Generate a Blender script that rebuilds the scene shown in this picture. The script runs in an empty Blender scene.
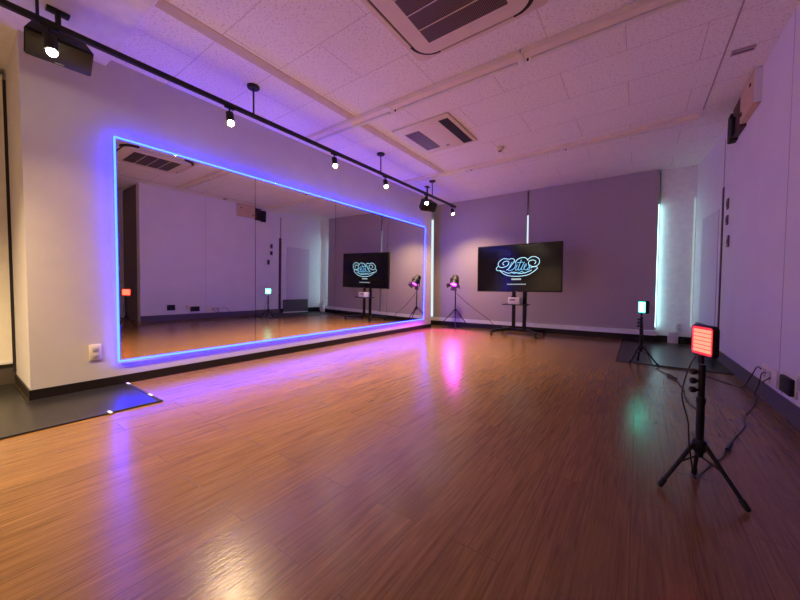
import bpy, bmesh, math, random
from mathutils import Vector, Matrix
random.seed(7)
S = bpy.context.scene
C = S.collection
PI = math.pi

# ------------------------------------------------------------------ camera
F_PX, YAW, PITCH, ROLL, CAM_H = 330.75, 0.6229, 0.0359, 0.0043, 0.79
fw = Vector((-math.sin(YAW)*math.cos(PITCH), math.cos(YAW)*math.cos(PITCH), -math.sin(PITCH)))
rt = Vector((math.cos(YAW), math.sin(YAW), 0))
up = rt.cross(fw)
r2 = rt*math.cos(ROLL) + up*math.sin(ROLL)
u2 = -rt*math.sin(ROLL) + up*math.cos(ROLL)
cd = bpy.data.cameras.new('camera'); cam = bpy.data.objects.new('camera', cd); C.objects.link(cam)
M4 = Matrix((r2, u2, -fw)).transposed().to_4x4(); M4.translation = (0, 0, CAM_H)
cam.matrix_world = M4
cd.sensor_width = 36; cd.lens = 36*F_PX/800; cd.clip_start = 0.02
S.camera = cam

# ------------------------------------------------------------------ world, exposure
w = bpy.data.worlds.new('world'); S.world = w; w.use_nodes = True
w.node_tree.nodes['Background'].inputs[0].default_value = (0.5, 0.45, 0.6, 1)
w.node_tree.nodes['Background'].inputs[1].default_value = 0.02
S.view_settings.view_transform = 'Standard'; S.view_settings.look = 'None'
S.view_settings.exposure = 0.3; S.view_settings.gamma = 1.0
S.view_settings.use_curve_mapping = False
S.cycles.blur_glossy = 0.6
S.cycles.max_bounces = 10; S.cycles.diffuse_bounces = 5

# lamp strengths
SPOT_W, SPOT_COL = 285.0, (1.0, 0.70, 0.37)
REAR_W = 260.0
NEAR_W = 26.0
BULB_E = 110.0
LED_E = (0.18, 0.58, 46.0)
DAY_E = (1.0, 1.25, 1.4)
PINK_W = 150.0

# ------------------------------------------------------------------ materials
MATS = {}
def mat(name, col, rough=0.6, metal=0.0, emit=None, es=1.0, noise=0.06, nscale=14.0, coat=0.0, spec=0.5, bump=0.0, bscale=200.0):
    if name in MATS: return MATS[name]
    m = bpy.data.materials.new(name); m.use_nodes = True; nt = m.node_tree
    b = nt.nodes['Principled BSDF']
    b.inputs['Roughness'].default_value = rough; b.inputs['Metallic'].default_value = metal
    b.inputs['Coat Weight'].default_value = coat; b.inputs['Specular IOR Level'].default_value = spec
    b.inputs['Base Color'].default_value = (*col, 1)
    if emit:
        b.inputs['Emission Color'].default_value = (*emit, 1); b.inputs['Emission Strength'].default_value = es
    if noise or bump:
        tc = nt.nodes.new('ShaderNodeTexCoord')
    if noise:
        n = nt.nodes.new('ShaderNodeTexNoise'); n.inputs['Scale'].default_value = nscale; n.inputs['Detail'].default_value = 4
        nt.links.new(tc.outputs['Object'], n.inputs['Vector'])
        r = nt.nodes.new('ShaderNodeValToRGB')
        r.color_ramp.elements[0].position = .3; r.color_ramp.elements[1].position = .7
        r.color_ramp.elements[0].color = (*[c*(1-noise) for c in col], 1)
        r.color_ramp.elements[1].color = (*[min(1, c*(1+noise)) for c in col], 1)
        nt.links.new(n.outputs['Fac'], r.inputs['Fac']); nt.links.new(r.outputs['Color'], b.inputs['Base Color'])
    if bump:
        n2 = nt.nodes.new('ShaderNodeTexNoise'); n2.inputs['Scale'].default_value = bscale; n2.inputs['Detail'].default_value = 3
        nt.links.new(tc.outputs['Object'], n2.inputs['Vector'])
        bp = nt.nodes.new('ShaderNodeBump'); bp.inputs['Strength'].default_value = bump; bp.inputs['Distance'].default_value = .002
        nt.links.new(n2.outputs['Fac'], bp.inputs['Height']); nt.links.new(bp.outputs['Normal'], b.inputs['Normal'])
    MATS[name] = m
    return m

def math_node(nt, op, a, b=None, c=None):
    n = nt.nodes.new('ShaderNodeMath'); n.operation = op
    for i, v in enumerate((a, b, c)):
        if v is None: continue
        if isinstance(v, (int, float)): n.inputs[i].default_value = v
        else: nt.links.new(v, n.inputs[i])
    return n.outputs[0]

def floor_mat():
    m = bpy.data.materials.new('wood_laminate'); m.use_nodes = True; nt = m.node_tree
    b = nt.nodes['Principled BSDF']; L = nt.links.new
    tc = nt.nodes.new('ShaderNodeTexCoord'); sp = nt.nodes.new('ShaderNodeSeparateXYZ'); L(tc.outputs['Object'], sp.inputs[0])
    cb = nt.nodes.new('ShaderNodeCombineXYZ'); L(sp.outputs['Y'], cb.inputs['X']); L(sp.outputs['X'], cb.inputs['Y'])
    br = nt.nodes.new('ShaderNodeTexBrick'); L(cb.outputs[0], br.inputs['Vector'])
    br.inputs['Scale'].default_value = 1.0; br.inputs['Brick Width'].default_value = .92; br.inputs['Row Height'].default_value = .152
    br.inputs['Mortar Size'].default_value = .0016; br.inputs['Mortar Smooth'].default_value = .2; br.inputs['Bias'].default_value = 0
    br.offset = .37; br.offset_frequency = 2
    br.inputs['Color1'].default_value = (.90, .90, .90, 1); br.inputs['Color2'].default_value = (1.05, 1.05, 1.05, 1); br.inputs['Mortar'].default_value = (.6, .6, .6, 1)
    # grain: noise stretched along Y
    mp = nt.nodes.new('ShaderNodeMapping'); L(tc.outputs['Object'], mp.inputs['Vector']); mp.inputs['Scale'].default_value = (105, 4.0, 1)
    # each plank shifts its grain
    ad = nt.nodes.new('ShaderNodeVectorMath'); ad.operation = 'ADD'; L(mp.outputs[0], ad.inputs[0])
    sc = nt.nodes.new('ShaderNodeVectorMath'); sc.operation = 'SCALE'; L(br.outputs['Color'], sc.inputs[0]); sc.inputs['Scale'].default_value = 37.0
    L(sc.outputs[0], ad.inputs[1])
    n = nt.nodes.new('ShaderNodeTexNoise'); L(ad.outputs[0], n.inputs['Vector']); n.inputs['Scale'].default_value = 1.0; n.inputs['Detail'].default_value = 6; n.inputs['Roughness'].default_value = .62; n.inputs['Distortion'].default_value = .6
    r = nt.nodes.new('ShaderNodeValToRGB'); L(n.outputs['Fac'], r.inputs['Fac'])
    e = r.color_ramp.elements
    e[0].position = .28; e[0].color = (.115, .051, .019, 1); e[1].position = .72; e[1].color = (.285, .146, .055, 1)
    k = r.color_ramp.elements.new(.5); k.color = (.21, .103, .038, 1)
    mx = nt.nodes.new('ShaderNodeMix'); mx.data_type = 'RGBA'; mx.blend_type = 'MULTIPLY'; mx.inputs['Factor'].default_value = 1
    L(r.outputs['Color'], mx.inputs['A']); L(br.outputs['Color'], mx.inputs['B']); L(mx.outputs['Result'], b.inputs['Base Color'])
    bp = nt.nodes.new('ShaderNodeBump'); bp.inputs['Strength'].default_value = .48; bp.inputs['Distance'].default_value = .0012
    f = nt.nodes.new('ShaderNodeTexNoise'); mp2 = nt.nodes.new('ShaderNodeMapping'); L(tc.outputs['Object'], mp2.inputs['Vector']); mp2.inputs['Scale'].default_value = (160, 22, 1)
    L(mp2.outputs[0], f.inputs['Vector']); f.inputs['Scale'].default_value = 1; f.inputs['Detail'].default_value = 3
    hsum = math_node(nt, 'ADD', math_node(nt, 'MULTIPLY', n.outputs['Fac'], .5), f.outputs['Fac'])
    hsum = math_node(nt, 'SUBTRACT', hsum, math_node(nt, 'MULTIPLY', br.outputs['Fac'], 1.2))
    L(hsum, bp.inputs['Height']); L(bp.outputs['Normal'], b.inputs['Normal'])
    rr = nt.nodes.new('ShaderNodeMapRange'); L(f.outputs['Fac'], rr.inputs['Value']); rr.inputs['To Min'].default_value = .15; rr.inputs['To Max'].default_value = .31
    L(rr.outputs[0], b.inputs['Roughness']); b.inputs['Specular IOR Level'].default_value = .5
    return m

def ceiling_mat():
    m = bpy.data.materials.new('acoustic_ceiling_tiles'); m.use_nodes = True; nt = m.node_tree; L = nt.links.new
    b = nt.nodes['Principled BSDF']; b.inputs['Roughness'].default_value = .9
    tc = nt.nodes.new('ShaderNodeTexCoord')
    mp = nt.nodes.new('ShaderNodeMapping'); L(tc.outputs['Object'], mp.inputs['Vector']); mp.inputs['Location'].default_value = (1.93, -1.21, 0)
    br = nt.nodes.new('ShaderNodeTexBrick'); L(mp.outputs[0], br.inputs['Vector']); br.inputs['Scale'].default_value = 1
    br.inputs['Brick Width'].default_value = .91; br.inputs['Row Height'].default_value = .455; br.inputs['Mortar Size'].default_value = .0028; br.inputs['Mortar Smooth'].default_value = .1
    br.inputs['Color1'].default_value = (.88, .85, .85, 1); br.inputs['Color2'].default_value = (.90, .87, .87, 1); br.inputs['Mortar'].default_value = (.6, .57, .55, 1)
    br.offset = .5
    n = nt.nodes.new('ShaderNodeTexNoise'); L(tc.outputs['Object'], n.inputs['Vector']); n.inputs['Scale'].default_value = 62; n.inputs['Detail'].default_value = 3; n.inputs['Roughness'].default_value = .7
    r = nt.nodes.new('ShaderNodeValToRGB'); L(n.outputs['Fac'], r.inputs['Fac']); e = r.color_ramp.elements
    e[0].position = .36; e[0].color = (.70, .68, .66, 1); e[1].position = .45; e[1].color = (1, 1, 1, 1)
    mx = nt.nodes.new('ShaderNodeMix'); mx.data_type = 'RGBA'; mx.blend_type = 'MULTIPLY'; mx.inputs['Factor'].default_value = 1
    L(br.outputs['Color'], mx.inputs['A']); L(r.outputs['Color'], mx.inputs['B']); L(mx.outputs['Result'], b.inputs['Base Color'])
    bp = nt.nodes.new('ShaderNodeBump'); bp.inputs['Strength'].default_value = .5; bp.inputs['Distance'].default_value = .004
    L(n.outputs['Fac'], bp.inputs['Height']); L(bp.outputs['Normal'], b.inputs['Normal'])
    return m

def grille_mat(name, dark, light, freq, axis='X'):
    m = bpy.data.materials.new(name); m.use_nodes = True; nt = m.node_tree; L = nt.links.new
    b = nt.nodes['Principled BSDF']; b.inputs['Roughness'].default_value = .5
    tc = nt.nodes.new('ShaderNodeTexCoord'); sp = nt.nodes.new('ShaderNodeSeparateXYZ'); L(tc.outputs['Object'], sp.inputs[0])
    fr = math_node(nt, 'FRACT', math_node(nt, 'MULTIPLY', sp.outputs[axis], freq))
    g = math_node(nt, 'GREATER_THAN', fr, .62)
    mx = nt.nodes.new('ShaderNodeMix'); mx.data_type = 'RGBA'; L(g, mx.inputs['Factor'])
    mx.inputs['A'].default_value = (*dark, 1); mx.inputs['B'].default_value = (*light, 1); L(mx.outputs['Result'], b.inputs['Base Color'])
    return m

WALL = mat('white_wallpaper', (.58, .54, .53), .75, noise=.03, nscale=5, bump=.25, bscale=260)
WALLR = mat('white_wall_panel', (.72, .69, .71), .6, noise=.03, nscale=3)
CEIL = ceiling_mat()
FLOOR = floor_mat()
BASEB = mat('dark_vinyl_skirting', (.013, .009, .009), .45, spec=.35)
SILL = mat('white_sill', (.8, .78, .78), .5)
BLIND = mat('grey_blackout_fabric', (.42, .35, .38), .85, noise=.04, nscale=30, bump=.2, bscale=500)
BEIGE = mat('cream_blind_fabric', (.80, .75, .62), .8, noise=.03)
BLACK = mat('black_metal', (.012, .012, .013), .45, noise=.1, spec=.3)
BLACKP = mat('black_plastic', (.014, .013, .014), .5, noise=.1, spec=.3)
BLACKM = mat('matt_black', (.01, .009, .01), .8, noise=.1)
WHITEP = mat('white_plastic', (.78, .76, .74), .45, noise=.02)
CREAMP = mat('ivory_plastic', (.74, .66, .56), .5, noise=.03)
TRUNK = mat('ivory_painted_trunking', (.84, .74, .62), .5, noise=.03)
TANST = mat('tan_ceiling_board', (.62, .52, .38), .85, noise=.05)
TANBOX = mat('tan_board', (.62, .43, .28), .7, noise=.08)
MAROON = mat('dark_maroon_board', (.06, .012, .018), .6, noise=.2)
DARKV = mat('dark_void', (.02, .014, .015), .8, noise=.1)
MATG = mat('dark_grey_vinyl', (.017, .0155, .014), .28, noise=.12, nscale=8, spec=.35)
STEEL = mat('brushed_steel', (.55, .55, .55), .35, 1.0)
MIRROR = mat('mirror_silver', (.86, .87, .88), .0, 1.0, noise=0)
LED = mat('blue_led_glow', (.02, .02, .02), .5, emit=LED_E, es=1, noise=0)
DAY = mat('daylit_glass', (.1, .1, .1), .2, emit=DAY_E, es=.6, noise=0)
DAYC = mat('cyan_glow_strip', (.1, .1, .1), .2, emit=(.50, 1.0, 1.05), es=4.5, noise=0)
DAYS = mat('dim_glow_strip', (.1, .1, .1), .2, emit=(.75, 1.0, 1.02), es=.4, noise=0)
BULB = mat('lit_bulb', (.8, .8, .8), .3, emit=(1, .84, .6), es=BULB_E, noise=0)
GREYP = mat('grey_door_paint', (.60, .52, .60), .55, noise=.03)
GREYD = mat('dark_grey_panel', (.09, .085, .095), .6, noise=.06)
SCREEN = mat('black_glossy_screen', (.006, .006, .006), .14, noise=0, spec=.35)
LOGO = mat('lit_pale_blue_lettering', (0, 0, 0), .5, emit=(.42, .72, .85), es=1.15, noise=0)
LOGOB = mat('lit_blue_lettering', (0, 0, 0), .5, emit=(.16, .48, .75), es=1.0, noise=0)
LOGOW = mat('lit_grey_caption', (0, 0, 0), .5, emit=(.45, .52, .52), es=.8, noise=0)
CABLE = mat('black_cable', (.012, .011, .012), .5, noise=0)
GRILLE = grille_mat('dark_grille_slats', (.018, .012, .011), (.15, .10, .08), 90, 'X')
GRILLE2 = grille_mat('intake_slats', (.05, .02, .035), (.22, .13, .16), 90, 'Y')
REDL = mat('red_led_rows', (.05, .01, .01), .4, emit=(1.0, .045, .022), es=8.0, noise=0)
REDD = mat('red_led_diffuser', (.05, .01, .01), .4, emit=(1.0, .03, .03), es=.95, noise=0)
GRNL = mat('teal_led_face', (.02, .05, .04), .4, emit=(.075, 1.0, .72), es=15.0, noise=0)
GRND = mat('teal_led_diffuser', (.02, .05, .04), .4, emit=(.04, .75, .5), es=1.2, noise=0)
PINKL = mat('magenta_lens', (.05, .01, .05), .4, emit=(.85, .04, 1.0), es=14.0, noise=0)
CANG = mat('grey_lamp_can', (.055, .05, .045), .45, noise=.05)

# ------------------------------------------------------------------ mesh helpers
class MB:
    """collects shapes in world coordinates; build() links them as one mesh object"""
    def __init__(s, mtx=None): s.bm = bmesh.new(); s.m = mtx or Matrix()
    def v(s, p): return s.bm.verts.new(s.m @ Vector(p))
    def face(s, pts): s.bm.faces.new([s.v(p) for p in pts]); return s
    def box(s, x0, y0, z0, x1, y1, z1, bev=0.0, seg=2):
        t = bmesh.new()
        c = Matrix.Translation(((x0+x1)/2, (y0+y1)/2, (z0+z1)/2)) @ Matrix.Diagonal((abs(x1-x0), abs(y1-y0), abs(z1-z0), 1))
        bmesh.ops.create_cube(t, size=1, matrix=c)
        if bev: bmesh.ops.bevel(t, geom=t.edges[:], offset=bev, segments=seg, affect='EDGES', profile=.5)
        return s.merge(t)
    def merge(s, t):
        t.transform(s.m)
        me = bpy.data.meshes.new('tmp'); t.to_mesh(me); t.free(); s.bm.from_mesh(me); bpy.data.meshes.remove(me); return s
    def cyl(s, a, b, r, r2=None, n=16, cap=True):
        a, b = Vector(a), Vector(b); d = b-a; L = d.length
        q = Vector((0, 0, 1)).rotation_difference(d.normalized()).to_matrix().to_4x4()
        t = bmesh.new()
        bmesh.ops.create_cone(t, cap_ends=cap, segments=n, radius1=r, radius2=r if r2 is None else r2, depth=L, matrix=Matrix.Translation((a+b)/2) @ q)
        return s.merge(t)
    def sphere(s, c, r, sx=1, sy=1, sz=1, n=16):
        t = bmesh.new()
        bmesh.ops.create_uvsphere(t, u_segments=n, v_segments=n//2+2, radius=r, matrix=Matrix.Translation(c) @ Matrix.Diagonal((sx, sy, sz, 1)))
        return s.merge(t)
    def lathe(s, prof, c=(0, 0, 0), n=20, axis=(0, 0, 1)):
        q = Vector((0, 0, 1)).rotation_difference(Vector(axis).normalized()).to_matrix()
        t = bmesh.new(); rings = []
        for r, z in prof:
            if r < 1e-6: rings.append([t.verts.new(Vector(c) + q @ Vector((0, 0, z)))])
            else: rings.append([t.verts.new(Vector(c) + q @ Vector((r*math.cos(2*PI*k/n), r*math.sin(2*PI*k/n), z))) for k in range(n)])
        for A, B in zip(rings, rings[1:]):
            for k in range(n):
                k2 = (k+1) % n
                if len(A) == 1 and len(B) == 1: continue
                if len(A) == 1: t.faces.new([A[0], B[k2], B[k]])
                elif len(B) == 1: t.faces.new([A[k], A[k2], B[0]])
                else: t.faces.new([A[k], A[k2], B[k2], B[k]])
        bmesh.ops.recalc_face_normals(t, faces=t.faces)
        return s.merge(t)
    def tube(s, pts, r, n=8, smooth=6, closed=False):
        P = [Vector(p) for p in pts]
        if smooth > 1 and len(P) > 2:
            Q = []; N = len(P); rng = range(N) if closed else range(N-1)
            for i in rng:
                if closed: p0, p1, p2, p3 = P[(i-1) % N], P[i], P[(i+1) % N], P[(i+2) % N]
                else: p0, p1, p2, p3 = P[max(0, i-1)], P[i], P[i+1], P[min(N-1, i+2)]
                for k in range(smooth):
                    t = k/smooth
                    Q.append(.5*((2*p1)+(p2-p0)*t+(2*p0-5*p1+4*p2-p3)*t*t+(3*p1-p0-3*p2+p3)*t**3))
            if not closed: Q.append(P[-1])
            P = Q
        t = bmesh.new(); rings = []; N = len(P)
        for i, p in enumerate(P):
            if closed: d = P[(i+1) % N]-P[i-1]
            else: d = P[min(N-1, i+1)]-P[max(0, i-1)]
            d.normalize()
            a = d.cross(Vector((0, 0, 1)))
            if a.length < .1: a = d.cross(Vector((0, 1, 0)))
            a.normalize(); b2 = d.cross(a)
            rings.append([t.verts.new(p + r*(a*math.cos(2*PI*k/n)+b2*math.sin(2*PI*k/n))) for k in range(n)])
        for i in range(N if closed else N-1):
            A, B = rings[i], rings[(i+1) % N]
            for k in range(n): t.faces.new([A[k], A[(k+1) % n], B[(k+1) % n], B[k]])
        if not closed:
            t.faces.new(rings[0][::-1]); t.faces.new(rings[-1])
        bmesh.ops.recalc_face_normals(t, faces=t.faces)
        return s.merge(t)
    def prism(s, poly, z0, z1, plane='XY', bev=0):
        """poly in 2D, extruded between z0 and z1 along the third axis"""
        def P(u, v_, w_):
            return {'XY': (u, v_, w_), 'YZ': (w_, u, v_), 'XZ': (u, w_, v_)}[plane]
        t = bmesh.new()
        A = [t.verts.new(P(u, v_, z0)) for u, v_ in poly]; B = [t.verts.new(P(u, v_, z1)) for u, v_ in poly]
        n = len(poly)
        t.faces.new(A[::-1]); t.faces.new(B)
        for k in range(n): t.faces.new([A[k], A[(k+1) % n], B[(k+1) % n], B[k]])
        bmesh.ops.recalc_face_normals(t, faces=t.faces)
        if bev: bmesh.ops.bevel(t, geom=t.edges[:], offset=bev, segments=2, affect='EDGES')
        return s.merge(t)
    def build(s, name, m, parent=None, loc=None, smooth=True):
        me = bpy.data.meshes.new(name)
        o = bpy.data.objects.new(name, me); C.objects.link(o)
        if parent is not None:
            root = parent
            off = Vector((0, 0, 0))
            while root is not None:
                off += root.location; root = root.parent
            o.parent = parent
        else:
            if loc is None:
                xs = [v.co for v in s.bm.verts]
                loc = Vector((sum(v.x for v in xs)/len(xs), sum(v.y for v in xs)/len(xs), min(v.z for v in xs)))
            off = Vector(loc); o.location = off
        bmesh.ops.translate(s.bm, verts=s.bm.verts, vec=-off)
        s.bm.to_mesh(me); s.bm.free()
        me.materials.append(m)
        if smooth:
            for p in me.polygons: p.use_smooth = True
            me.set_sharp_from_angle(angle=math.radians(35))
        return o

def tag(o, label=None, cat=None, group=None, kind=None):
    if label: o['label'] = label
    if cat: o['category'] = cat
    if group: o['group'] = group
    if kind: o['kind'] = kind
    return o
def thing(name, label, cat, loc, group=None):
    o = bpy.data.objects.new(name, None); C.objects.link(o); o.location = loc; o.empty_display_size = .1
    return tag(o, label, cat, group)
def struct(name, mb, m, parent=None):
    o = mb.build(name, m, parent, loc=(0, 0, 0) if parent is None else None, smooth=False)
    if parent is None: o['kind'] = 'structure'
    return o
def rrect(w_, h_, r, n=5, cx=0, cy=0):
    out = []
    for sx, sy, a0 in ((1, 1, 0), (-1, 1, 90), (-1, -1, 180), (1, -1, 270)):
        for k in range(n+1):
            a = math.radians(a0+90*k/n)
            out.append((cx+sx*(w_/2-r)+r*math.cos(a), cy+sy*(h_/2-r)+r*math.sin(a)))
    return out
def dup(o, loc, label=None, group=None):
    c = o.copy(); C.objects.link(c); c.location = loc
    if label: c['label'] = label
    if group: c['group'] = group
    for ch in list(o.children):
        d = ch.copy(); C.objects.link(d); d.parent = c
        for g in list(ch.children):
            e = g.copy(); C.objects.link(e); e.parent = d
    return c

# ------------------------------------------------------------------ the room
H = 2.565; XL = -3.395; YB = 6.256
def XR(y): return .797-.0093*y
REAR = -2.3
struct('floor', MB().box(-4.3, REAR, -.08, 1.9, 6.7, 0), FLOOR)
struct('ceiling', MB().box(-4.3, REAR, H, 1.9, 6.7, H+.08), CEIL)
# block that carries the mirrors, with window recesses before and behind it
struct('wall_left', MB().box(-4.2, .35, 0, XL, 5.80, H), WALL)
struct('wall_recess', MB().box(-4.3, REAR, 0, -4.2, 6.7, H), WALL)
struct('wall_rear', MB().box(-4.3, REAR-.1, 0, 1.9, REAR, H), WALL)
struct('wall_back', MB().box(-4.3, 6.45, 0, .9, 6.6, H), WALL)
struct('wall_column', MB().box(.245, 6.335, 0, .70, 6.45, H), SILL)
struct('wall_right', MB().prism([(XR(2.07), 2.07), (XR(5.10), 5.10), (.95, 5.10), (.95, 2.07)], 0, H), WALLR)
struct('wall_far_right', MB().prism([(.765, 5.10), (.652, 6.36), (.95, 6.45), (.95, 5.10)], 0, H), WALLR)
struct('wall_alcove', MB().box(1.8, REAR, 0, 1.9, 2.07, H), WALL)
struct('wall_alcove_end', MB().box(.95, 2.07, 0, 1.9, 2.17, H), mat('alcove_brown', (.16, .12, .11), .7))
# dark frame where the near wall panel stops
struct('trim_1', MB().box(XR(5.1)-.007, 5.075, .11, .80, 5.145, 1.92), mat('mottled_maroon', (.09, .03, .05), .8, noise=.7, nscale=30))  # strongly mottled maroon strip
struct('trim_2', MB().box(XR(5.1)-.002, 5.10, 1.92, .80, 5.135, 2.45), mat('mauve_joint', (.36, .28, .33), .8))
struct('trim_3', MB().box(XR(3.2)-.0015, 3.197, .12, .80, 3.203, H), mat('panel_joint', (.5, .46, .49), .8))
# skirtings
bl = MB()
bl.box(XL, .345, 0, XL+.009, 5.80, .072)
struct('baseboard_left', bl, BASEB)
struct('baseboard_end', MB().box(-4.2, .341, 0, XL+.009, .35, .072), BASEB)
struct('baseboard_back', MB().box(-3.9, 6.236, 0, .245, 6.25, .095), BASEB)
struct('baseboard_column', MB().box(.245, 6.322, 0, .66, 6.335, .095), BASEB)
struct('baseboard_right', MB().prism([(XR(2.07)-.01, 2.07), (XR(5.10)-.01, 5.10), (XR(5.1)+.002, 5.10), (XR(2.07)+.002, 2.07)], 0, .115), mat('mauve_grey_skirting', (.10, .075, .095), .5))
struct('baseboard_far_right', MB().prism([(.755, 5.10), (.643, 6.33), (.66, 6.33), (.77, 5.10)], 0, .115), BASEB)
struct('trim_4', MB().box(-3.9, 6.236, .095, .245, 6.45, .165), SILL)      # white sill over the skirting
# ceiling margin strip and seam beside the right wall
struct('trim_5', MB().prism([(.49, .8), (.50, .8), (.487, 4.45), (.477, 4.45)], H-.003, H), mat('ceiling_seam', (.42, .36, .38), .9))
struct('trim_6', MB().box(-2.52, .84, H-.003, -2.42, 4.55, H), TANST)
# dropped beam over the near end
struct('trim_7', MB().box(-4.2, -.25, 2.50, 1.8, .80, H), SILL)
# windows behind the blinds, then two glowing strips added at the column
struct('window_1', MB().box(-3.755, 6.40, .13, -3.55, 6.44, 2.30), DAY)
struct('window_4', MB().box(-1.75, 6.40, 1.3, -1.54, 6.44, 2.15), DAY)
struct('glow_strip_left', MB().box(.2235, 6.27, .22, .2290, 6.334, 2.05), DAYC)  # added glowing strip: stands in for leaking daylight and brightens the column face
struct('glow_strip_right', MB().box(.630, 6.318, .25, .64, 6.334, 2.10), DAYS)  # second added strip, a dim glow along the column's right edge
# grey door in the far right wall with a dark low grille, switch plates
def far_wall(y, off=0): return .765-(y-5.10)*(.113/1.26)-off
dr = MB().prism([(far_wall(5.30, .006), 5.30), (far_wall(5.98, .006), 5.98), (far_wall(5.98, -.01), 5.98), (far_wall(5.30, -.01), 5.30)], .34, 1.72)
struct('door_1', dr, GREYP)
lp = thing('low_panel', 'dark grey low panel standing against the far right wall below the grey door', 'panel', (far_wall(5.6, .03), 5.6, 0))
MB().prism([(far_wall(5.2, .05), 5.2), (far_wall(5.93, .05), 5.93), (far_wall(5.93, .018), 5.93), (far_wall(5.2, .018), 5.2)], .03, .35, bev=.004).build('panel_board', GREYD, lp)
MB().prism([(far_wall(5.2, .052), 5.2), (far_wall(5.93, .052), 5.93), (far_wall(5.93, .018), 5.93), (far_wall(5.2, .018), 5.2)], 0, .028).build('bottom_edge', SILL, lp)
# alcove door with a handle, behind the camera's right
d2 = struct('door_2', MB().box(1.76, .6, 0, 1.8, 1.6, 2.05), mat('brown_door', (.12, .085, .075), .5))
MB().cyl((1.70, 1.5, 1.0), (1.70, 1.35, 1.0), .012).cyl((1.76, 1.5, 1.0), (1.70, 1.5, 1.0), .012).build('door_handle', STEEL, d2)
struct('baseboard_rear', MB().box(-4.2, REAR, 0, 1.8, REAR+.012, .075), BASEB)

# ------------------------------------------------------------------ roller blinds
def blind(x0, x1, y, label, m=BLIND, z0=.17, cord=None):
    t = thing('roller_blind', label, 'roller blind', ((x0+x1)/2, y, z0), 'roller blinds on the back wall')
    MB().box(x0, y, z0+.025, x1, y+.004, H-.002).build('blind_fabric', m, t)
    MB().cyl((x0, y+.034, H-.035), (x1, y+.034, H-.035), .025).build('roller_tube', m, t)
    MB().box(x0, y-.006, z0, x1, y+.010, z0+.025, .003).build('bottom_bar', m, t)
    return t
blind(-3.605, -1.662, YB, 'wide grey roller blind in the back left corner, behind the magenta lamp')
blind(-1.634, .222, YB, 'wide grey roller blind between the slit above the television and the white column')
rb = thing('roller_blind', 'cream roller blind at the left picture edge in the recess before the mirror wall', 'roller blind', (-4.10, -.6, .16))
MB().box(-4.105, -1.6, .19, -4.10, .331, 2.40).build('blind_fabric', BEIGE, rb)
MB().cyl((-4.115, -1.6, 2.43), (-4.115, .331, 2.43), .03).build('roller_tube', BEIGE, rb)
MB().box(-4.112, -1.6, .165, -4.095, .331, .19, .003).build('bottom_bar', WHITEP, rb)
struct('gap_shade', MB().box(-4.2, .331, .1, -4.105, .35, 2.42), DARKV)  # solid dark strip painting the shade in the gap past the cream blind
struct('trim_9', MB().box(-4.2, REAR, 0, -4.12, .35, .16), mat('brown_grey_skirting', (.08, .062, .048), .5))
# pull rod hanging in the slit between the two back blinds
pr = thing('blind_pull_rod', 'thin dark rod hanging in the slit between the two grey blinds above the television', 'rod', (-1.648, YB-.01, 2.14))
MB().cyl((-1.648, YB-.01, 2.15), (-1.648, YB-.01, H), .006).build('rod', BLACKP, pr)
MB().cyl((-1.648, YB-.01, 2.12), (-1.648, YB-.01, 2.15), .010).build('rod_tip', BLACKP, pr)

# ------------------------------------------------------------------ mirrors and the blue light strip
TILT = .0157; Y0, Y1, MZ0, MZ1 = .84, 5.475, .2, 1.955
def MX(z): return -3.362+TILT*(z-1.0)
names = ['nearest tall mirror panel, left end of the blue frame, reflecting the red lamp',
         'second tall wall mirror panel from the left, reflecting the green lamp',
         'third tall wall mirror panel from the left, reflecting the edge of the television',
         'farthest tall mirror panel, right end of the blue frame beside the back wall']
pw = (Y1-Y0)/4
for k in range(4):
    a, b = Y0+k*pw+.0025, Y0+(k+1)*pw-.0025
    t = thing('wall_mirror', names[k], 'mirror', (MX(MZ0), (a+b)/2, MZ0), 'mirror panels of the mirror wall')
    m = MB(); poly = [(MX(MZ0), MZ0), (MX(MZ1), MZ1), (MX(MZ1)-.005, MZ1), (MX(MZ0)-.005, MZ0)]
    m.prism(poly, a, b, 'XZ')
    if k == 0:      # the nearest panel sits a few millimetres deeper at its near edge
        for v_ in m.bm.verts: v_.co.x -= .0150*(b-v_.co.y)/(b-a)
    m.build('mirror_glass', MIRROR, t)
    m = MB(); poly = [(MX(MZ0)-.0055, MZ0), (MX(MZ1)-.0055, MZ1), (XL+.0005, MZ1), (XL+.0005, MZ0)]
    if k == 0: poly = [(MX(MZ0)-.0205, MZ0), (MX(MZ1)-.0205, MZ1), (XL+.0005, MZ1), (XL+.0005, MZ0)]
    m.prism(poly, a-.0025, b+.0025, 'XZ'); m.build('backing_board', BLACKM, t)
ls = thing('led_strip', 'glowing blue light strip framing the wall of mirrors', 'light strip', (MX(.19), (Y0+Y1)/2, MZ0-.012))
g = .010
for p, q in (((Y0-g, MZ0-g), (Y0-g, MZ1+g)), ((Y1+g, MZ0-g), (Y1+g, MZ1+g)), ((Y0-g, MZ1+g), (Y1+g, MZ1+g)), ((Y0-g, MZ0-g), (Y1+g, MZ0-g))):
    MB().cyl((MX(p[1])-.006, p[0], p[1]), (MX(q[1])-.006, q[0], q[1]), .007, n=10).build('strip_segment', LED, ls)

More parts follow.
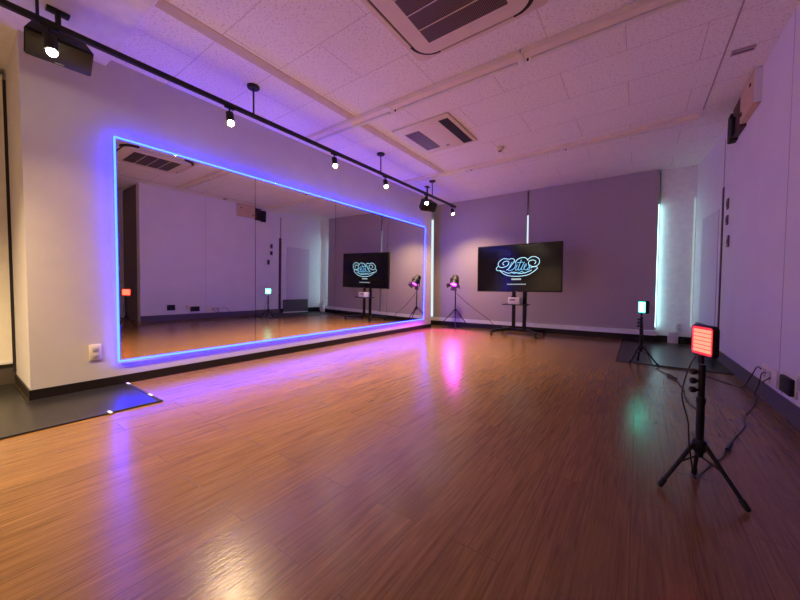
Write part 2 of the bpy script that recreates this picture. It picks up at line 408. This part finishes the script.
# ------------------------------------------------------------------ ceiling: air conditioner, ventilator, trunking, smoke detector
ac = thing('ceiling_air_conditioner', 'large ivory cassette air conditioner with a dark grille in the ceiling, nearest the viewer', 'air conditioner', (-.92, 1.68, H))
ax, ay, aw = -.955, 1.775, .95
MB().prism(rrect(aw, aw, .05, 4, ax, ay), H-.012, H, bev=.003).build('outer_frame', CREAMP, ac)
MB().prism(rrect(.865, .865, .155, 8, ax, ay), H-.030, H-.010).build('shadow_gap', DARKV, ac)  # dark plate, its colour stands for the shade around the centre panel
MB().prism(rrect(.80, .80, .125, 8, ax, ay), H-.046, H-.028, bev=.005).build('centre_panel', CREAMP, ac)
MB().prism(rrect(.60, .60, .015, 3, ax, ay), H-.052, H-.045).build('grille_frame', CREAMP, ac)
MB().box(ax-.275, ay-.275, H-.056, ax+.275, ay+.275, H-.051).build('grille', GRILLE, ac)
for k in (-1, 0, 1):
    MB().box(ax-.275, ay+.14*k-.003, H-.059, ax+.275, ay+.14*k+.003, H-.055).build('grille_bar', CREAMP, ac)
for k in range(4):
    Rm = Matrix.Translation((ax, ay, 0)) @ Matrix.Rotation(k*PI/2, 4, 'Z')
    MB(Rm).prism([(-.27, .418), (-.255, .440), (-.23, .457), (.23, .457), (.255, .440), (.27, .418)], H-.036, H-.011, bev=.004).build('louver', CREAMP, ac)
vt = thing('ceiling_ventilator', 'square ceiling ventilation unit with one black slot and a small grille, beyond the first trunking', 'ventilator', (-1.95, 3.41, H))
MB().box(-2.30, 3.03, H-.02, -1.595, 3.78, H, .006).build('panel', CREAMP, vt)
MB().box(-1.745, 3.10, H-.023, -1.635, 3.74, H-.019).build('air_slot', DARKV, vt)
MB().box(-2.215, 3.17, H-.024, -2.03, 3.67, H-.019).build('intake_grille', GRILLE2, vt)
MB().box(-1.95, 3.66, H-.022, -1.91, 3.70, H-.019).build('emblem', mat('grey_print', (.3, .25, .27), .5), vt)
sd = thing('smoke_detector', 'small round smoke detector on the ceiling behind the ventilation unit', 'smoke detector', (-1.45, 4.16, H))
MB().lathe([(0, -.045), (.03, -.045), (.045, -.03), (.05, -.012), (.05, 0), (0, 0)], (-1.45, 4.16, H)).build('housing', CREAMP, sd)
MB().lathe([(0, -.056), (.02, -.054), (.024, -.045), (0, -.045)], (-1.45, 4.16, H)).build('sensor_cap', mat('brown_grey_cap', (.25, .2, .19), .5), sd)
def trunking(y, x0, x1, label, joints, wid=.085, drop=.036):
    t = thing('ceiling_trunking', label, 'cable trunking', ((x0+x1)/2, y, H), 'trunking across the ceiling')
    xs = [x0]+joints+[x1]
    for a, b in zip(xs, xs[1:]):
        m = MB(); m.prism([(y-wid/2, H), (y+wid/2, H), (y+wid/2-.006, H-drop), (y-wid/2+.006, H-drop)], a+.004, b-.004, 'YZ', bev=.003)
        m.build('cover', TRUNK, t)
        if b-a > .6:
            m = MB(); m.cyl((a+.05, y+wid/2+.022, H-.030), (b-.05, y+wid/2+.022, H-.030), .018, n=14); m.build('conduit', WHITEP, t)
    for x in joints:
        MB().box(x-.014, y-wid/2-.004, H-drop-.004, x+.014, y+wid/2+.03, H-drop+.001, .001).box(x-.014, y+wid/2+.004, H-drop-.03, x-.004, y+wid/2+.008, H-drop).build('joint_clip', WHITEP, t)
        MB().cyl((x+.03, y+wid/2+.006, H-drop-.005), (x+.03, y+wid/2+.006, H), .006, n=8).sphere((x+.03, y+wid/2+.006, H-drop-.005), .009, n=8).build('hook', BLACKP, t)
    return t
trunking(2.60, -3.25, .47, 'ivory trunking across the ceiling, nearer one, beside the large air conditioner', [-2.0, -.75])
trunking(4.56, -3.28, .47, 'ivory trunking across the ceiling, farther one, beyond the ventilation unit', [-2.06, -.80])
MB_v = thing('ceiling_vent_slot', 'small mauve vent strip on the ceiling above the tan wall box', 'vent', (.585, 3.52, H))
MB().box(.525, 3.49, H-.012, .655, 3.55, H, .003).build('vent_frame', mat('mauve_vent', (.42, .33, .36), .6), MB_v)
MB().box(.535, 3.515, H-.0135, .645, 3.525, H-.011).build('vent_slit', DARKV, MB_v)

# tan box high on the right wall
wb = thing('wall_box', 'tan board box with a dark maroon half, high on the right wall', 'wall box', (.73, 4.25, 2.22))
MB().box(.712, 3.85, 2.285, .768, 4.27, H-.006, .003).build('box_cover', TANBOX, wb)
MB().box(.716, 3.842, 2.290, .768, 3.850, H-.010, .002).build('end_panel', WALLR, wb)
MB().box(.706, 3.92, 2.46, .712, 3.95, 2.48).build('latch', DARKV, wb)
MB().box(.706, 4.20, 2.335, .712, 4.23, 2.365).build('latch', DARKV, wb)
MB().box(.714, 4.27, 2.265, .766, 4.56, 2.54, .003).build('dark_section', MAROON, wb)
MB().box(.695, 4.56, 2.25, .764, 4.68, 2.51, .008).build('end_block', BLACKM, wb)
MB().box(.690, 4.46, 2.27, .714, 4.555, 2.44, .006).build('front_block', BLACKM, wb)

# ------------------------------------------------------------------ lighting track, spotlights, speakers
RX, RZ = -2.8, 2.305
tr = thing('lighting_track', 'long black lighting track hanging from the ceiling above the mirrors', 'lighting track', (RX, 2.0, RZ))
MB().box(RX-.017, -2.0, RZ-.012, RX+.017, 5.64, RZ+.018, .002).build('rail', BLACK, tr)
MB().box(RX-.011, -1.99, RZ-.0145, RX+.011, 5.63, RZ-.0115).build('rail_groove', DARKV, tr)
MB().box(RX-.018, 5.63, RZ-.014, RX+.018, 5.66, RZ+.019, .002).build('end_cap', BLACKP, tr)
for y in (-1.2, .365, 1.665, 3.45, 4.80):
    zt = 2.50 if y < .8 and y > -.25 else H
    r = MB().cyl((RX, y, RZ+.015), (RX, y, zt-.01), .0075, n=10).build('hanger_rod', BLACK, tr)
    MB().lathe([(0, -.022), (.045, -.022), (.052, -.014), (.052, 0), (0, 0)], (RX, y, zt), n=24).build('ceiling_rose', BLACK, r)
spots = [(.41, 'nearest black track spotlight with lit bulb, before the near black speaker', 5, 0),
         (1.45, 'black track spotlight with a lit bulb hanging above the left part of the mirrors', 0, -12),
         (2.62, 'black track spotlight with a lit bulb above the middle of the mirrors', 0, -12),
         (3.54, 'black track spotlight with a lit bulb beside the third ceiling rose', 0, -12),
         (4.60, 'black track spotlight with a lit bulb beside the far black speaker', -6, -12),
         (5.52, 'last black track spotlight with a lit bulb at the far end of the track', 6, -8)]
def spotlight(y, label, tx, ty, vis=True):
    t = thing('track_spotlight', label, 'spotlight', (RX, y, RZ-.012), 'spotlights on the track')
    z = RZ-.012
    MB().box(RX-.013, y-.04, z-.016, RX+.013, y+.04, z, .003).build('track_adapter', BLACKP, t)
    MB().cyl((RX, y, z-.016), (RX, y, z-.05), .007).sphere((RX, y, z-.052), .013, n=12).build('swivel', BLACKP, t)
    ax_ = (Matrix.Rotation(math.radians(tx), 3, 'X') @ Matrix.Rotation(math.radians(ty), 3, 'Y') @ Vector((0, 0, -1)))
    c = Vector((RX, y, z-.045))
    MB().lathe([(0, 0), (.018, 0), (.029, .006), (.031, .086), (.027, .088), (.025, .058), (0, .055)], c, axis=ax_).build('socket', BLACKP, t)
    MB().lathe([(0, .058), (.013, .058), (.016, .070), (.022, .090), (.0245, .099), (.021, .109), (.013, .115), (0, .117)], c, axis=ax_).build('bulb', BULB, t)
    ld = bpy.data.lights.new('spot_light', 'SPOT'); ld.energy = SPOT_W; ld.color = SPOT_COL
    ld.spot_size = math.radians(88); ld.spot_blend = .95; ld.shadow_soft_size = .03
    lo = bpy.data.objects.new('spot_light', ld); C.objects.link(lo); lo.parent = t
    lo.location = (c + ax_*.135) - t.location
    lo.rotation_euler = Vector(ax_).to_track_quat('-Z', 'Y').to_euler()
    return t
for a in spots:
    t = spotlight(*a)
    for c in t.children:
        if c.type == 'LIGHT' and a[0] < .5: c.data.energy = NEAR_W; c.data.spot_size = math.radians(120)
        if c.type == 'LIGHT' and a[0] > 5: c.data.energy = 95.0; c.data.spot_size = math.radians(128)
for y, lb in ((-.60, 'black track spotlight over the near left corner outside the picture'), (-1.6, 'rearmost black track spotlight behind the viewer')):
    t = spotlight(y, lb, 0, 0)
    for c in t.children:
        if c.type == 'LIGHT': c.data.energy = REAR_W; c.data.spot_size = math.radians(128); c.data.color = (1.0, .73, .40)

def speaker(x, y, z, label, rz, rx, ztop):
    t = thing('ceiling_speaker', label, 'speaker', (x, y, z), 'speakers hung from the ceiling')
    R = Matrix.Translation((x, y, z)) @ Matrix.Rotation(math.radians(rz), 4, 'Z') @ Matrix.Rotation(math.radians(rx), 4, 'X')
    # trapezoid cabinet lying on its side; the grille faces local -Y
    MB(R).prism([(-.15, -.08), (.15, -.08), (.10, .09), (-.10, .09)], -.08, .08, bev=.008).build('cabinet', BLACKP, t)
    gq = MB(R).box(-.142, -.088, -.072, .142, -.079, .072, .004).build('front_grille', mat('black_speaker_grille', (.010, .009, .007), .38, noise=.25, nscale=160), t)
    MB(R).box(-.02, -.090, -.066, .02, -.0875, -.058).build('badge', mat('grey_badge', (.2, .2, .2), .4, .6), gq)
    MB().cyl((x, y, z), (x, y, ztop-.01), .014).build('hanging_post', BLACK, t)
    MB(Matrix.Translation((x, y, 0)) @ Matrix.Rotation(math.radians(90), 4, 'Z')).box(-.052, -.028, ztop-.016, .052, .028, ztop, .003).build('ceiling_plate', BLACK, t)
    return t
speaker(-2.97, .475, 2.285, 'black loudspeaker hung from the ceiling at the near left end of the track', 90-4, 52, 2.50)
speaker(-3.03, 5.02, 2.24, 'black loudspeaker hung from the ceiling in the far left corner', 90-25, 35, H)

# ------------------------------------------------------------------ sockets and switches
def plate(name, label, cat, c, n, w_, h_, m, inner, group=None):
    """wall plate; c centre on the wall, n outward normal along x or -y"""
    t = thing(name, label, cat, c, group)
    if abs(n[0]) > .5: R = Matrix.Translation(c) @ Matrix.Rotation(-PI/2 if n[0] < 0 else PI/2, 4, 'Z')
    else: R = Matrix.Translation(c)
    MB(R).box(-w_/2, -.009, -h_/2, w_/2, .0, h_/2, .003).build('plate', m, t)
    for (x0, z0, x1, z1) in inner:
        MB(R).box(x0, -.0125, z0, x1, -.0085, z1, .001).build('socket_face', mat('socket_grey', (.5, .47, .45), .5), t)
    return t
plate('wall_socket', 'ivory wall socket low on the left pillar beside the blue lit mirror frame', 'socket', (XL, .69, .285), (1, 0), .072, .12, CREAMP, [(-.018, .008, .018, .04), (-.018, -.04, .018, -.008)])
def rwall(y): return XR(y)-.0005
plate('wall_socket', 'wide ivory socket plate on the right wall left of the black adapter', 'socket', (rwall(3.36), 3.36, .195), (-1, 0), .30, .115, CREAMP, [(-.12, -.03, -.06, .03), (-.02, -.03, .04, .03)])
ad = thing('power_adapter', 'black square power adapter plugged in low on the right wall at the picture edge', 'power adapter', (rwall(3.03), 3.03, .16))
MB().box(rwall(3.03)-.032, 2.90, .160, rwall(3.03)-.008, 3.07, .262, .006).build('adapter_body', BLACKP, ad)
MB().box(rwall(3.03)-.009, 2.89, .150, rwall(3.03), 3.08, .272, .002).build('plate', CREAMP, ad)
MB().cyl((rwall(3.03)-.03, 3.03, .16), (rwall(3.03)-.03, 3.03, .148), .007).build('cable_plug', WHITEP, ad)
plate('wall_socket', 'ivory socket on the right wall between two black ones, seen in the mirror', 'socket', (rwall(2.86), 2.84, .255), (-1, 0), .075, .12, CREAMP, [(-.02, -.04, .02, .04)])
plate('junction_plate', 'wide black plate on the right wall, leftmost of the row seen in the mirror', 'plate', (rwall(2.56), 2.56, .255), (-1, 0), .14, .11, BLACKP, [])
for y, z, h_, lb in ((4.86, 1.69, .11, 'topmost of three small switches on the right wall'), (4.86, 1.52, .10, 'middle one of three small switches on the right wall'), (4.78, 1.29, .12, 'lowest of three small switches on the right wall')):
    t = thing('wall_switch', lb, 'switch', (rwall(y), y, z), 'switches on the right wall')
    MB().box(rwall(y)-.012, y-.035, z-h_/2, rwall(y), y+.035, z+h_/2, .003).build('plate', mat('mauve_switch', (.16, .11, .14), .5), t)
    MB().box(rwall(y)-.016, y-.014, z-.025, rwall(y)-.012, y+.014, z+.025, .001).build('rocker', BLACKP, t)
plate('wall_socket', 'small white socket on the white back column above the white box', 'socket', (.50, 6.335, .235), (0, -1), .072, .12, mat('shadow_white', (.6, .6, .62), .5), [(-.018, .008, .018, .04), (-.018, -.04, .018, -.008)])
wx = thing('white_box', 'small white box standing on the floor against the back column', 'box', (.435, 6.26, 0))
MB().box(.375, 6.225, 0, .495, 6.315, .175, .01).build('case', WHITEP, wx)
MB().box(.385, 6.222, .135, .485, 6.226, .14).build('seam', mat('seam_grey', (.4, .4, .4), .5), wx)
MB().box(.52, 6.20, 0, .57, 6.31, .07, .012).build('power_strip', BLACKP)
o = bpy.data.objects['power_strip']; tag(o, 'small dark power adapter on the floor right of the white box', 'power adapter')

# ------------------------------------------------------------------ floor mats
fm = thing('floor_mat', 'dark grey floor mat at the left picture edge along the pillar', 'floor mat', (-3.2, .3, 0))
MB().box(-3.375, .335, .0005, -2.66, .865, .006).box(-4.10, -1.2, .0005, -2.66, .335, .006).build('mat_sheet', MATG, fm)
MB().box(-3.36, .862, .0005, -2.645, .880, .010, .002).box(-2.662, -1.2, .0005, -2.645, .880, .010, .002).build('edge_strip', mat('black_rubber_edge', (.02, .02, .02), .5), fm)
for x, y in ((-3.33, .872), (-2.85, .872), (-2.653, .60)):
    MB().box(x-.03, y-.008, .0095, x+.03, y+.008, .012, .001).build('tape', SILL, fm)
fm = thing('floor_mat', 'dark grey floor mat in the far right corner under the green lamp', 'floor mat', (.2, 4.9, 0))
MB().prism([(-.165, 4.32), (.742, 4.29), (.742, 5.07), (.640, 6.18), (-.16, 6.18)], .0005, .006).build('mat_sheet', MATG, fm)
MB().prism([(-.18, 4.305), (.742, 4.275), (.742, 4.29), (-.165, 4.32), (-.16, 6.18), (-.175, 6.18)], .0005, .009).build('edge_strip', MATS.get('black_rubber_edge') or BLACKM, fm)

# ------------------------------------------------------------------ television on its stand
TY = 5.68
st = thing('television_stand', 'black wheeled television stand with two posts before the back wall', 'stand', (-1.65, TY+.1, 0))
for x in (-1.735, -1.555):
    MB().box(x-.027, TY+.09, .09, x+.027, TY+.13, 1.40, .004).build('post', BLACK, st)
MB().box(-1.80, TY+.075, .075, -1.49, TY+.145, .105, .004).build('cross_bar', BLACK, st)
for sx in (-1, 1):
    x0 = -1.645+sx*.13; x1 = -1.645+sx*.36
    f = MB()
    f.tube([(x0, TY+.12, .09), ((x0+x1)/2, TY-.05, .085), (x1, TY-.22, .07)], .026, 10)
    f.tube([(x0, TY+.10, .09), ((x0+x1)/2, TY+.22, .085), (x1, TY+.34, .07)], .026, 10)
    ft = f.build('foot', BLACK, st)
    for yy in (TY-.22, TY+.34):
        MB().cyl((x1-.014, yy, .028), (x1+.014, yy, .028), .028, n=16).box(x1-.018, yy-.015, .03, x1+.018, yy+.015, .07, .003).build('caster', BLACKP, ft)
MB().box(-1.86, TY-.14, .515, -1.46, TY+.10, .53, .003).build('shelf', BLACKP, st)
MB().box(-1.78, TY+.06, 1.02, -1.51, TY+.10, 1.30, .003).build('mount_plate', BLACK, st)
tv = thing('television', 'large black flat television showing a pale blue scroll logo', 'television', (-1.655, TY, .73))
TX0, TX1, TZ0, TZ1 = -2.352, -.958, .735, 1.535
sk = .035   # the screen's right end stands a touch nearer
RT = Matrix.Translation((-1.655, TY, 0)) @ Matrix.Rotation(math.radians(0), 4, 'Z') @ Matrix.Translation((1.655, -TY, 0))
MB(RT).box(TX0, TY-.015, TZ0, TX1, TY+.022, TZ1, .004).box(-1.95, TY+.02, .85, -1.35, TY+.06, 1.35, .006).build('casing', BLACKP, tv)
scr = MB(RT).box(TX0+.012, TY-.0175, TZ0+.018, TX1-.012, TY-.0145, TZ1-.012).build('screen', SCREEN, tv)
MB(RT).box(-1.68, TY-.0168, TZ0+.004, -1.63, TY-.0148, TZ0+.013).build('badge', mat('grey_badge', (.2, .2, .2), .4, .6), tv)
# scroll logo traced as strokes: (u right, v down) in tenths of a photograph pixel, mapped to metres
def lg(u, v): return (-2.005+(u-75)*(.705/425), TY-.0195, 1.315-(v-180)*(.315/180))
strokes_w = [
    [(200, 195), (150, 188), (110, 210), (92, 240), (110, 268), (150, 272), (190, 255), (205, 225), (180, 212), (150, 222), (140, 240), (158, 250)],
    [(92, 262), (75, 278), (82, 300), (120, 305), (160, 315)],
    [(110, 300), (150, 335), (210, 356), (300, 362), (390, 350), (440, 325), (478, 295), (480, 280), (450, 275), (420, 285)],
    [(265, 235), (290, 202), (330, 186), (370, 190), (395, 215)],
    [(385, 212), (420, 184), (460, 182), (495, 205), (500, 240), (475, 268), (430, 272), (400, 250), (405, 222), (440, 212), (468, 228), (455, 250)],
    [(180, 300), (210, 280), (245, 235), (262, 205), (235, 190), (205, 198)],
    [(150, 310), (200, 330), (260, 322), (320, 335), (380, 325), (430, 305)],
]
strokes_b = [
    [(262, 210), (275, 240), (262, 280), (235, 300), (205, 302), (190, 292)],
    [(235, 222), (215, 262), (196, 296)],
    [(290, 250), (272, 290), (280, 304), (296, 290)],
    [(330, 205), (300, 285), (308, 304), (326, 288)],
    [(285, 232), (345, 228)],
    [(360, 225), (330, 285), (338, 304), (354, 290)],
    [(352, 282), (376, 262), (374, 246), (360, 262), (358, 292), (378, 302), (398, 284)],
    [(398, 284), (418, 262), (400, 258), (412, 284), (398, 304), (384, 298)],
    [(230, 318), (260, 335), (300, 322)], [(300, 340), (330, 318), (370, 335)],
]
for k, (ss, m, r) in enumerate(((strokes_w, LOGO, .0058), (strokes_b, LOGOB, .0065))):
    b = MB()
    for s in ss: b.tube([lg(*q) for q in s], r, 6, 5)
    bmesh.ops.scale(b.bm, vec=(1, .15, 1), space=Matrix.Translation((0, -(TY-.0185), 0)), verts=b.bm.verts)
    b.build('scroll_lettering' if k == 0 else 'script_word', m, scr)
b = MB(); b.box(*(-1.745, TY-.0190, .935), *(-1.585, TY-.0178, .962)); b.build('caption', LOGOW, scr)
b = MB()
x = -1.815
while x < -1.51:
    ww = random.choice((.012, .016, .02)); b.box(x, TY-.0190, .855, x+ww, TY-.0178, .872); x += ww+.006
b.build('caption_line', LOGOW, scr)
wb2 = thing('white_player', 'white box with a dark slot on the shelf of the television stand', 'box', (-1.67, TY-.04, .53))
MB().box(-1.765, TY-.12, .53, -1.575, TY+.05, .645, .006).build('case', WHITEP, wb2)
MB().box(-1.735, TY-.122, .592, -1.645, TY-.1195, .612).build('slot', DARKV, wb2)
MB().box(-1.72, TY-.10, .645, -1.66, TY+.0, .668, .004).build('top_unit', BLACKP, wb2)

# ------------------------------------------------------------------ tripod stands with lamps
def stand(label, c, feet, hub, top, r, knobs=True, foot_r=None):
    t = thing('tripod_stand', label, 'light stand', (c[0], c[1], 0), 'tripod lamp stands')
    x, y = c
    MB().cyl((x, y, hub-.05), (x, y, top*.55+hub*.45), r, n=16).cyl((x, y, top*.5+hub*.5), (x, y, top), r*.88, n=16).build('pole', BLACK, t)
    MB().lathe([(0, -.032), (r*1.3, -.032), (r*1.75, -.02), (r*1.75, .008), (r*1.4, .016), (0, .016)], (x, y, hub)).build('hub', BLACKP, t)
    MB().lathe([(0, -.012), (r*1.12, -.012), (r*1.2, 0), (r*1.12, .012), (0, .012)], (x, y, top*.55+hub*.45)).build('collar', BLACKP, t)
    for fx, fy in feet:
        d = Vector((fx-x, fy-y, 0)).normalized()
        a = Vector((x, y, hub))+d*r*1.5; b = Vector((fx, fy, .012))
        l = MB().cyl(a, b, (foot_r or r)*.62, (foot_r or r)*.5, n=12).build('leg', BLACK, t)
        e = (b-a).normalized()
        MB().cyl(b-e*.03, b+e*.004, (foot_r or r)*.75, n=12).sphere(b, (foot_r or r)*.72, n=10).build('rubber_foot', BLACKP, l)
        m = (a*.55+b*.45)
        MB().cyl((x, y, hub-.045), m, .0035, n=8).build('brace', BLACK, t)
    if knobs:
        for k, z in enumerate((top-.03, top-.065, top-.10)):
            k_ = MB().cyl((x, y, z), (x-.02, y-.008, z), .005, n=8).lathe([(0, 0), (.010, 0), (.012, .004), (.012, .014), (.009, .018), (0, .018)], (x-.018, y-.007, z), axis=(-1, -.4, 0)).build('knob', BLACKP, t)
    return t
def led_panel(label, c, a, w_, h_, d_, face, rim, rows, tilt=0):
    """square LED lamp; a = angle of the face from -Y towards -X"""
    t = thing('led_lamp', label, 'lamp', (c[0], c[1], c[2]-h_/2-.02), 'LED panel lamps on tripods')
    R = Matrix.Translation(c) @ Matrix.Rotation(-math.radians(a), 4, 'Z') @ Matrix.Rotation(math.radians(tilt), 4, 'X')
    T = Matrix.Rotation(PI/2, 4, 'X')      # local x right, y up, z out of the face (towards -Y)
    MB(R @ T).prism(rrect(w_, h_, .016, 4), -d_, 0, bev=.003).prism(rrect(w_*.7, h_*.7, .012, 4), -d_-.007, -d_, bev=.002).build('housing', BLACKP, t)
    MB(R @ T).prism(rrect(w_-.014, h_-.014, .011, 4), -.002, .0012).build('diffuser', rim, t)
    b = MB(R @ T); n = rows; x0, x1 = -w_/2+.018, w_/2-.012; z0, z1 = -h_/2+.015, h_/2-.015
    for k in range(n):
        zc = z0+(z1-z0)*(k+.5)/n; hh = (z1-z0)/n*.40
        b.box(x0, zc-hh, .001, x1, zc+hh, .0022)
    b.build('led_rows', face, t)
    MB().cyl((c[0], c[1], c[2]-h_/2-.028), (c[0], c[1], c[2]-h_/2+.004), .010, n=12).build('mount', BLACKP, t)
    return t
# red lamp, nearest
stand('black tripod stand of the red lamp, nearest the viewer on the right', (.211, 1.725), [(.092, 1.66), (.213, 1.85), (.335, 1.65)], .185, .498, .0130)
led_panel('glowing red LED lamp on the nearest tripod at the right', (.208, 1.730, .59), 66, .128, .122, .020, REDL, REDD, 6)
stand('black tripod stand of the green lamp in the far right corner', (.04, 4.33), [(-.05, 4.23), (.19, 4.23), (.02, 4.45)], .18, .50, .0145)
led_panel('glowing green LED lamp on the tripod in the far right corner', (.04, 4.33, .60), 60, .135, .135, .036, GRNL, GRND, 5)
stand('slim black tripod stand in the back left corner under the magenta lamp', (-2.915, 5.93), [(-3.33, 6.05), (-2.68, 6.08), (-2.80, 5.70)], .37, .80, .012, knobs=False, foot_r=.014)
# can lamp with barn doors, pointing down into the room
pc = Vector((-2.915, 5.88, .92)); pa = Vector((.10, -.62, -.78)).normalized()
pk = thing('can_lamp', 'black can lamp with barn doors and a magenta glow on the back corner tripod', 'lamp', (-2.915, 5.93, .80))
MB().lathe([(0, -.15), (.035, -.15), (.062, -.12), (.068, -.06), (.068, .085), (.062, .085), (.060, .05), (0, .05)], pc, axis=pa, n=24).build('can', CANG, pk)
MB().lathe([(.069, -.005), (.073, -.005), (.073, .02), (.069, .02)], pc, axis=pa, n=24).lathe([(.069, .07), (.075, .07), (.075, .088), (.069, .088)], pc, axis=pa, n=24).lathe([(0, -.154), (.036, -.152), (.063, -.121), (.0635, -.10)], pc, axis=pa, n=24).build('band', BLACK, pk)
MB().lathe([(0, .062), (.04, .060), (.060, .052), (0, .051)], pc, axis=pa, n=24).build('lens', PINKL, pk)
q = Vector((0, 0, 1)).rotation_difference(pa).to_matrix().to_4x4()
for k in range(4):
    R = Matrix.Translation(pc) @ q @ Matrix.Rotation(k*PI/2, 4, 'Z') @ Matrix.Translation((0, .074, .088)) @ Matrix.Rotation(math.radians(-58), 4, 'X')
    MB(R).prism([(-.05, 0), (.05, 0), (.068, .065), (-.068, .065)], -.0015, .0015, 'XZ').build('barn_door', mat('dark_grey_metal', (.10, .09, .095), .5, noise=.1), pk)  # plain grey, lighter than the black parts so the magenta light shows
yk = MB(); sx = Vector((1, 0, 0))
yk.box(pc.x-.084, 5.87, .86, pc.x-.076, 5.905, 1.0).box(pc.x+.076, 5.87, .86, pc.x+.084, 5.905, 1.0).tube([(pc.x-.08, 5.888, .87), (pc.x-.07, 5.91, .82), (pc.x, 5.925, .805), (pc.x+.07, 5.91, .82), (pc.x+.08, 5.888, .87)], .007, 8)
yk.cyl((pc.x-.095, 5.887, .93), (pc.x-.066, 5.885, .93), .012).cyl((pc.x+.066, 5.885, .93), (pc.x+.095, 5.887, .93), .012)
yk.build('yoke', BLACK, pk)
ld = bpy.data.lights.new('lamp_beam', 'SPOT'); ld.energy = PINK_W; ld.color = (.90, .05, .85); ld.spot_size = math.radians(88); ld.spot_blend = .7; ld.shadow_soft_size = .05
lo = bpy.data.objects.new('lamp_beam', ld); C.objects.link(lo); lo.parent = pk; lo.location = pc+pa*.10-pk.location
lo.rotation_euler = pa.to_track_quat('-Z', 'Y').to_euler()

# ------------------------------------------------------------------ cables
def cable(name, label, pts, r=.004, group=None):
    o = MB().tube(pts, r, 8, 6).build(name, CABLE, None, loc=pts[0])
    tag(o, label, 'cable', group); return o
cable('lamp_cable', 'black cable sagging from the magenta lamp stand to the floor by the television stand',
      [(-2.90, 5.93, .70), (-2.75, 5.98, .55), (-2.55, 6.05, .38), (-2.3, 6.1, .20), (-2.15, 6.12, .05), (-2.0, 6.1, .006), (-1.85, 6.0, .006), (-1.75, 5.95, .006)], .005)
cable('lamp_cable', 'black cable hanging from the red lamp down its tripod', [(.195, 1.755, .525), (.172, 1.72, .48), (.15, 1.68, .38), (.17, 1.68, .28), (.178, 1.685, .18), (.20, 1.72, .05), (.24, 1.88, .006), (.29, 2.0, .006), (.345, 2.12, .006)], .0026)
c1 = thing('power_cable', 'black power cable with inline switch from the red lamp to the right wall', 'cable', (.36, 2.13, 0))
MB().tube([(.345, 2.12, .006), (.36, 2.19, .006), (.385, 2.25, .008), (.44, 2.45, .006), (.52, 2.68, .006), (.56, 2.9, .006), (.66, 3.2, .006), (.71, 3.42, .006), (.72, 3.5, .02), (.735, 3.47, .10), (XR(3.42)-.03, 3.42, .19), (XR(3.4)-.015, 3.38, .205)], .0032, 8, 6).build('cord', CABLE, c1)
MB().cyl((.372, 2.21, .014), (.395, 2.29, .014), .009).build('inline_switch', BLACKP, c1)
cable('mat_cable', 'thin black cable lying along the front of the far right mat', [(.06, 4.24, .012), (.25, 4.20, .006), (.42, 4.19, .006), (.55, 4.0, .006), (.62, 3.85, .006), (.70, 3.75, .006), (.735, 3.70, .10), (XR(3.6)-.012, 3.62, .20), (XR(3.5)-.012, 3.52, .205)], .004)
c2 = thing('power_cable', 'thin black power cable with a small switch on the floor before the green lamp', 'cable', (.25, 3.8, 0))
MB().tube([(.05, 4.30, .45), (.06, 4.28, .30), (.09, 4.25, .15), (.15, 4.2, .008), (.20, 4.02, .006), (.27, 3.80, .008), (.30, 3.6, .006), (.31, 3.35, .006), (.30, 3.1, .006), (.33, 2.9, .006), (.36, 2.8, .006)], .0035, 8, 6).build('cord', CABLE, c2)
MB().cyl((.245, 3.86, .014), (.29, 3.72, .012), .010).build('inline_switch', BLACKP, c2)
cable('lamp_cable', 'thin cable hanging from the socket beside the black adapter', [(XR(3.3)-.014, 3.30, .19), (XR(3.2)-.03, 3.34, .16), (XR(3.2)-.03, 3.40, .13), (XR(3.2)-.02, 3.45, .12)], .0035)
cable('mirror_cable', 'thin black cables lying on the floor between the tripod and the television stand', [(-3.1, 5.9, .006), (-2.9, 5.98, .006), (-2.6, 5.9, .006), (-2.35, 6.02, .006), (-2.1, 5.95, .006)], .0045)
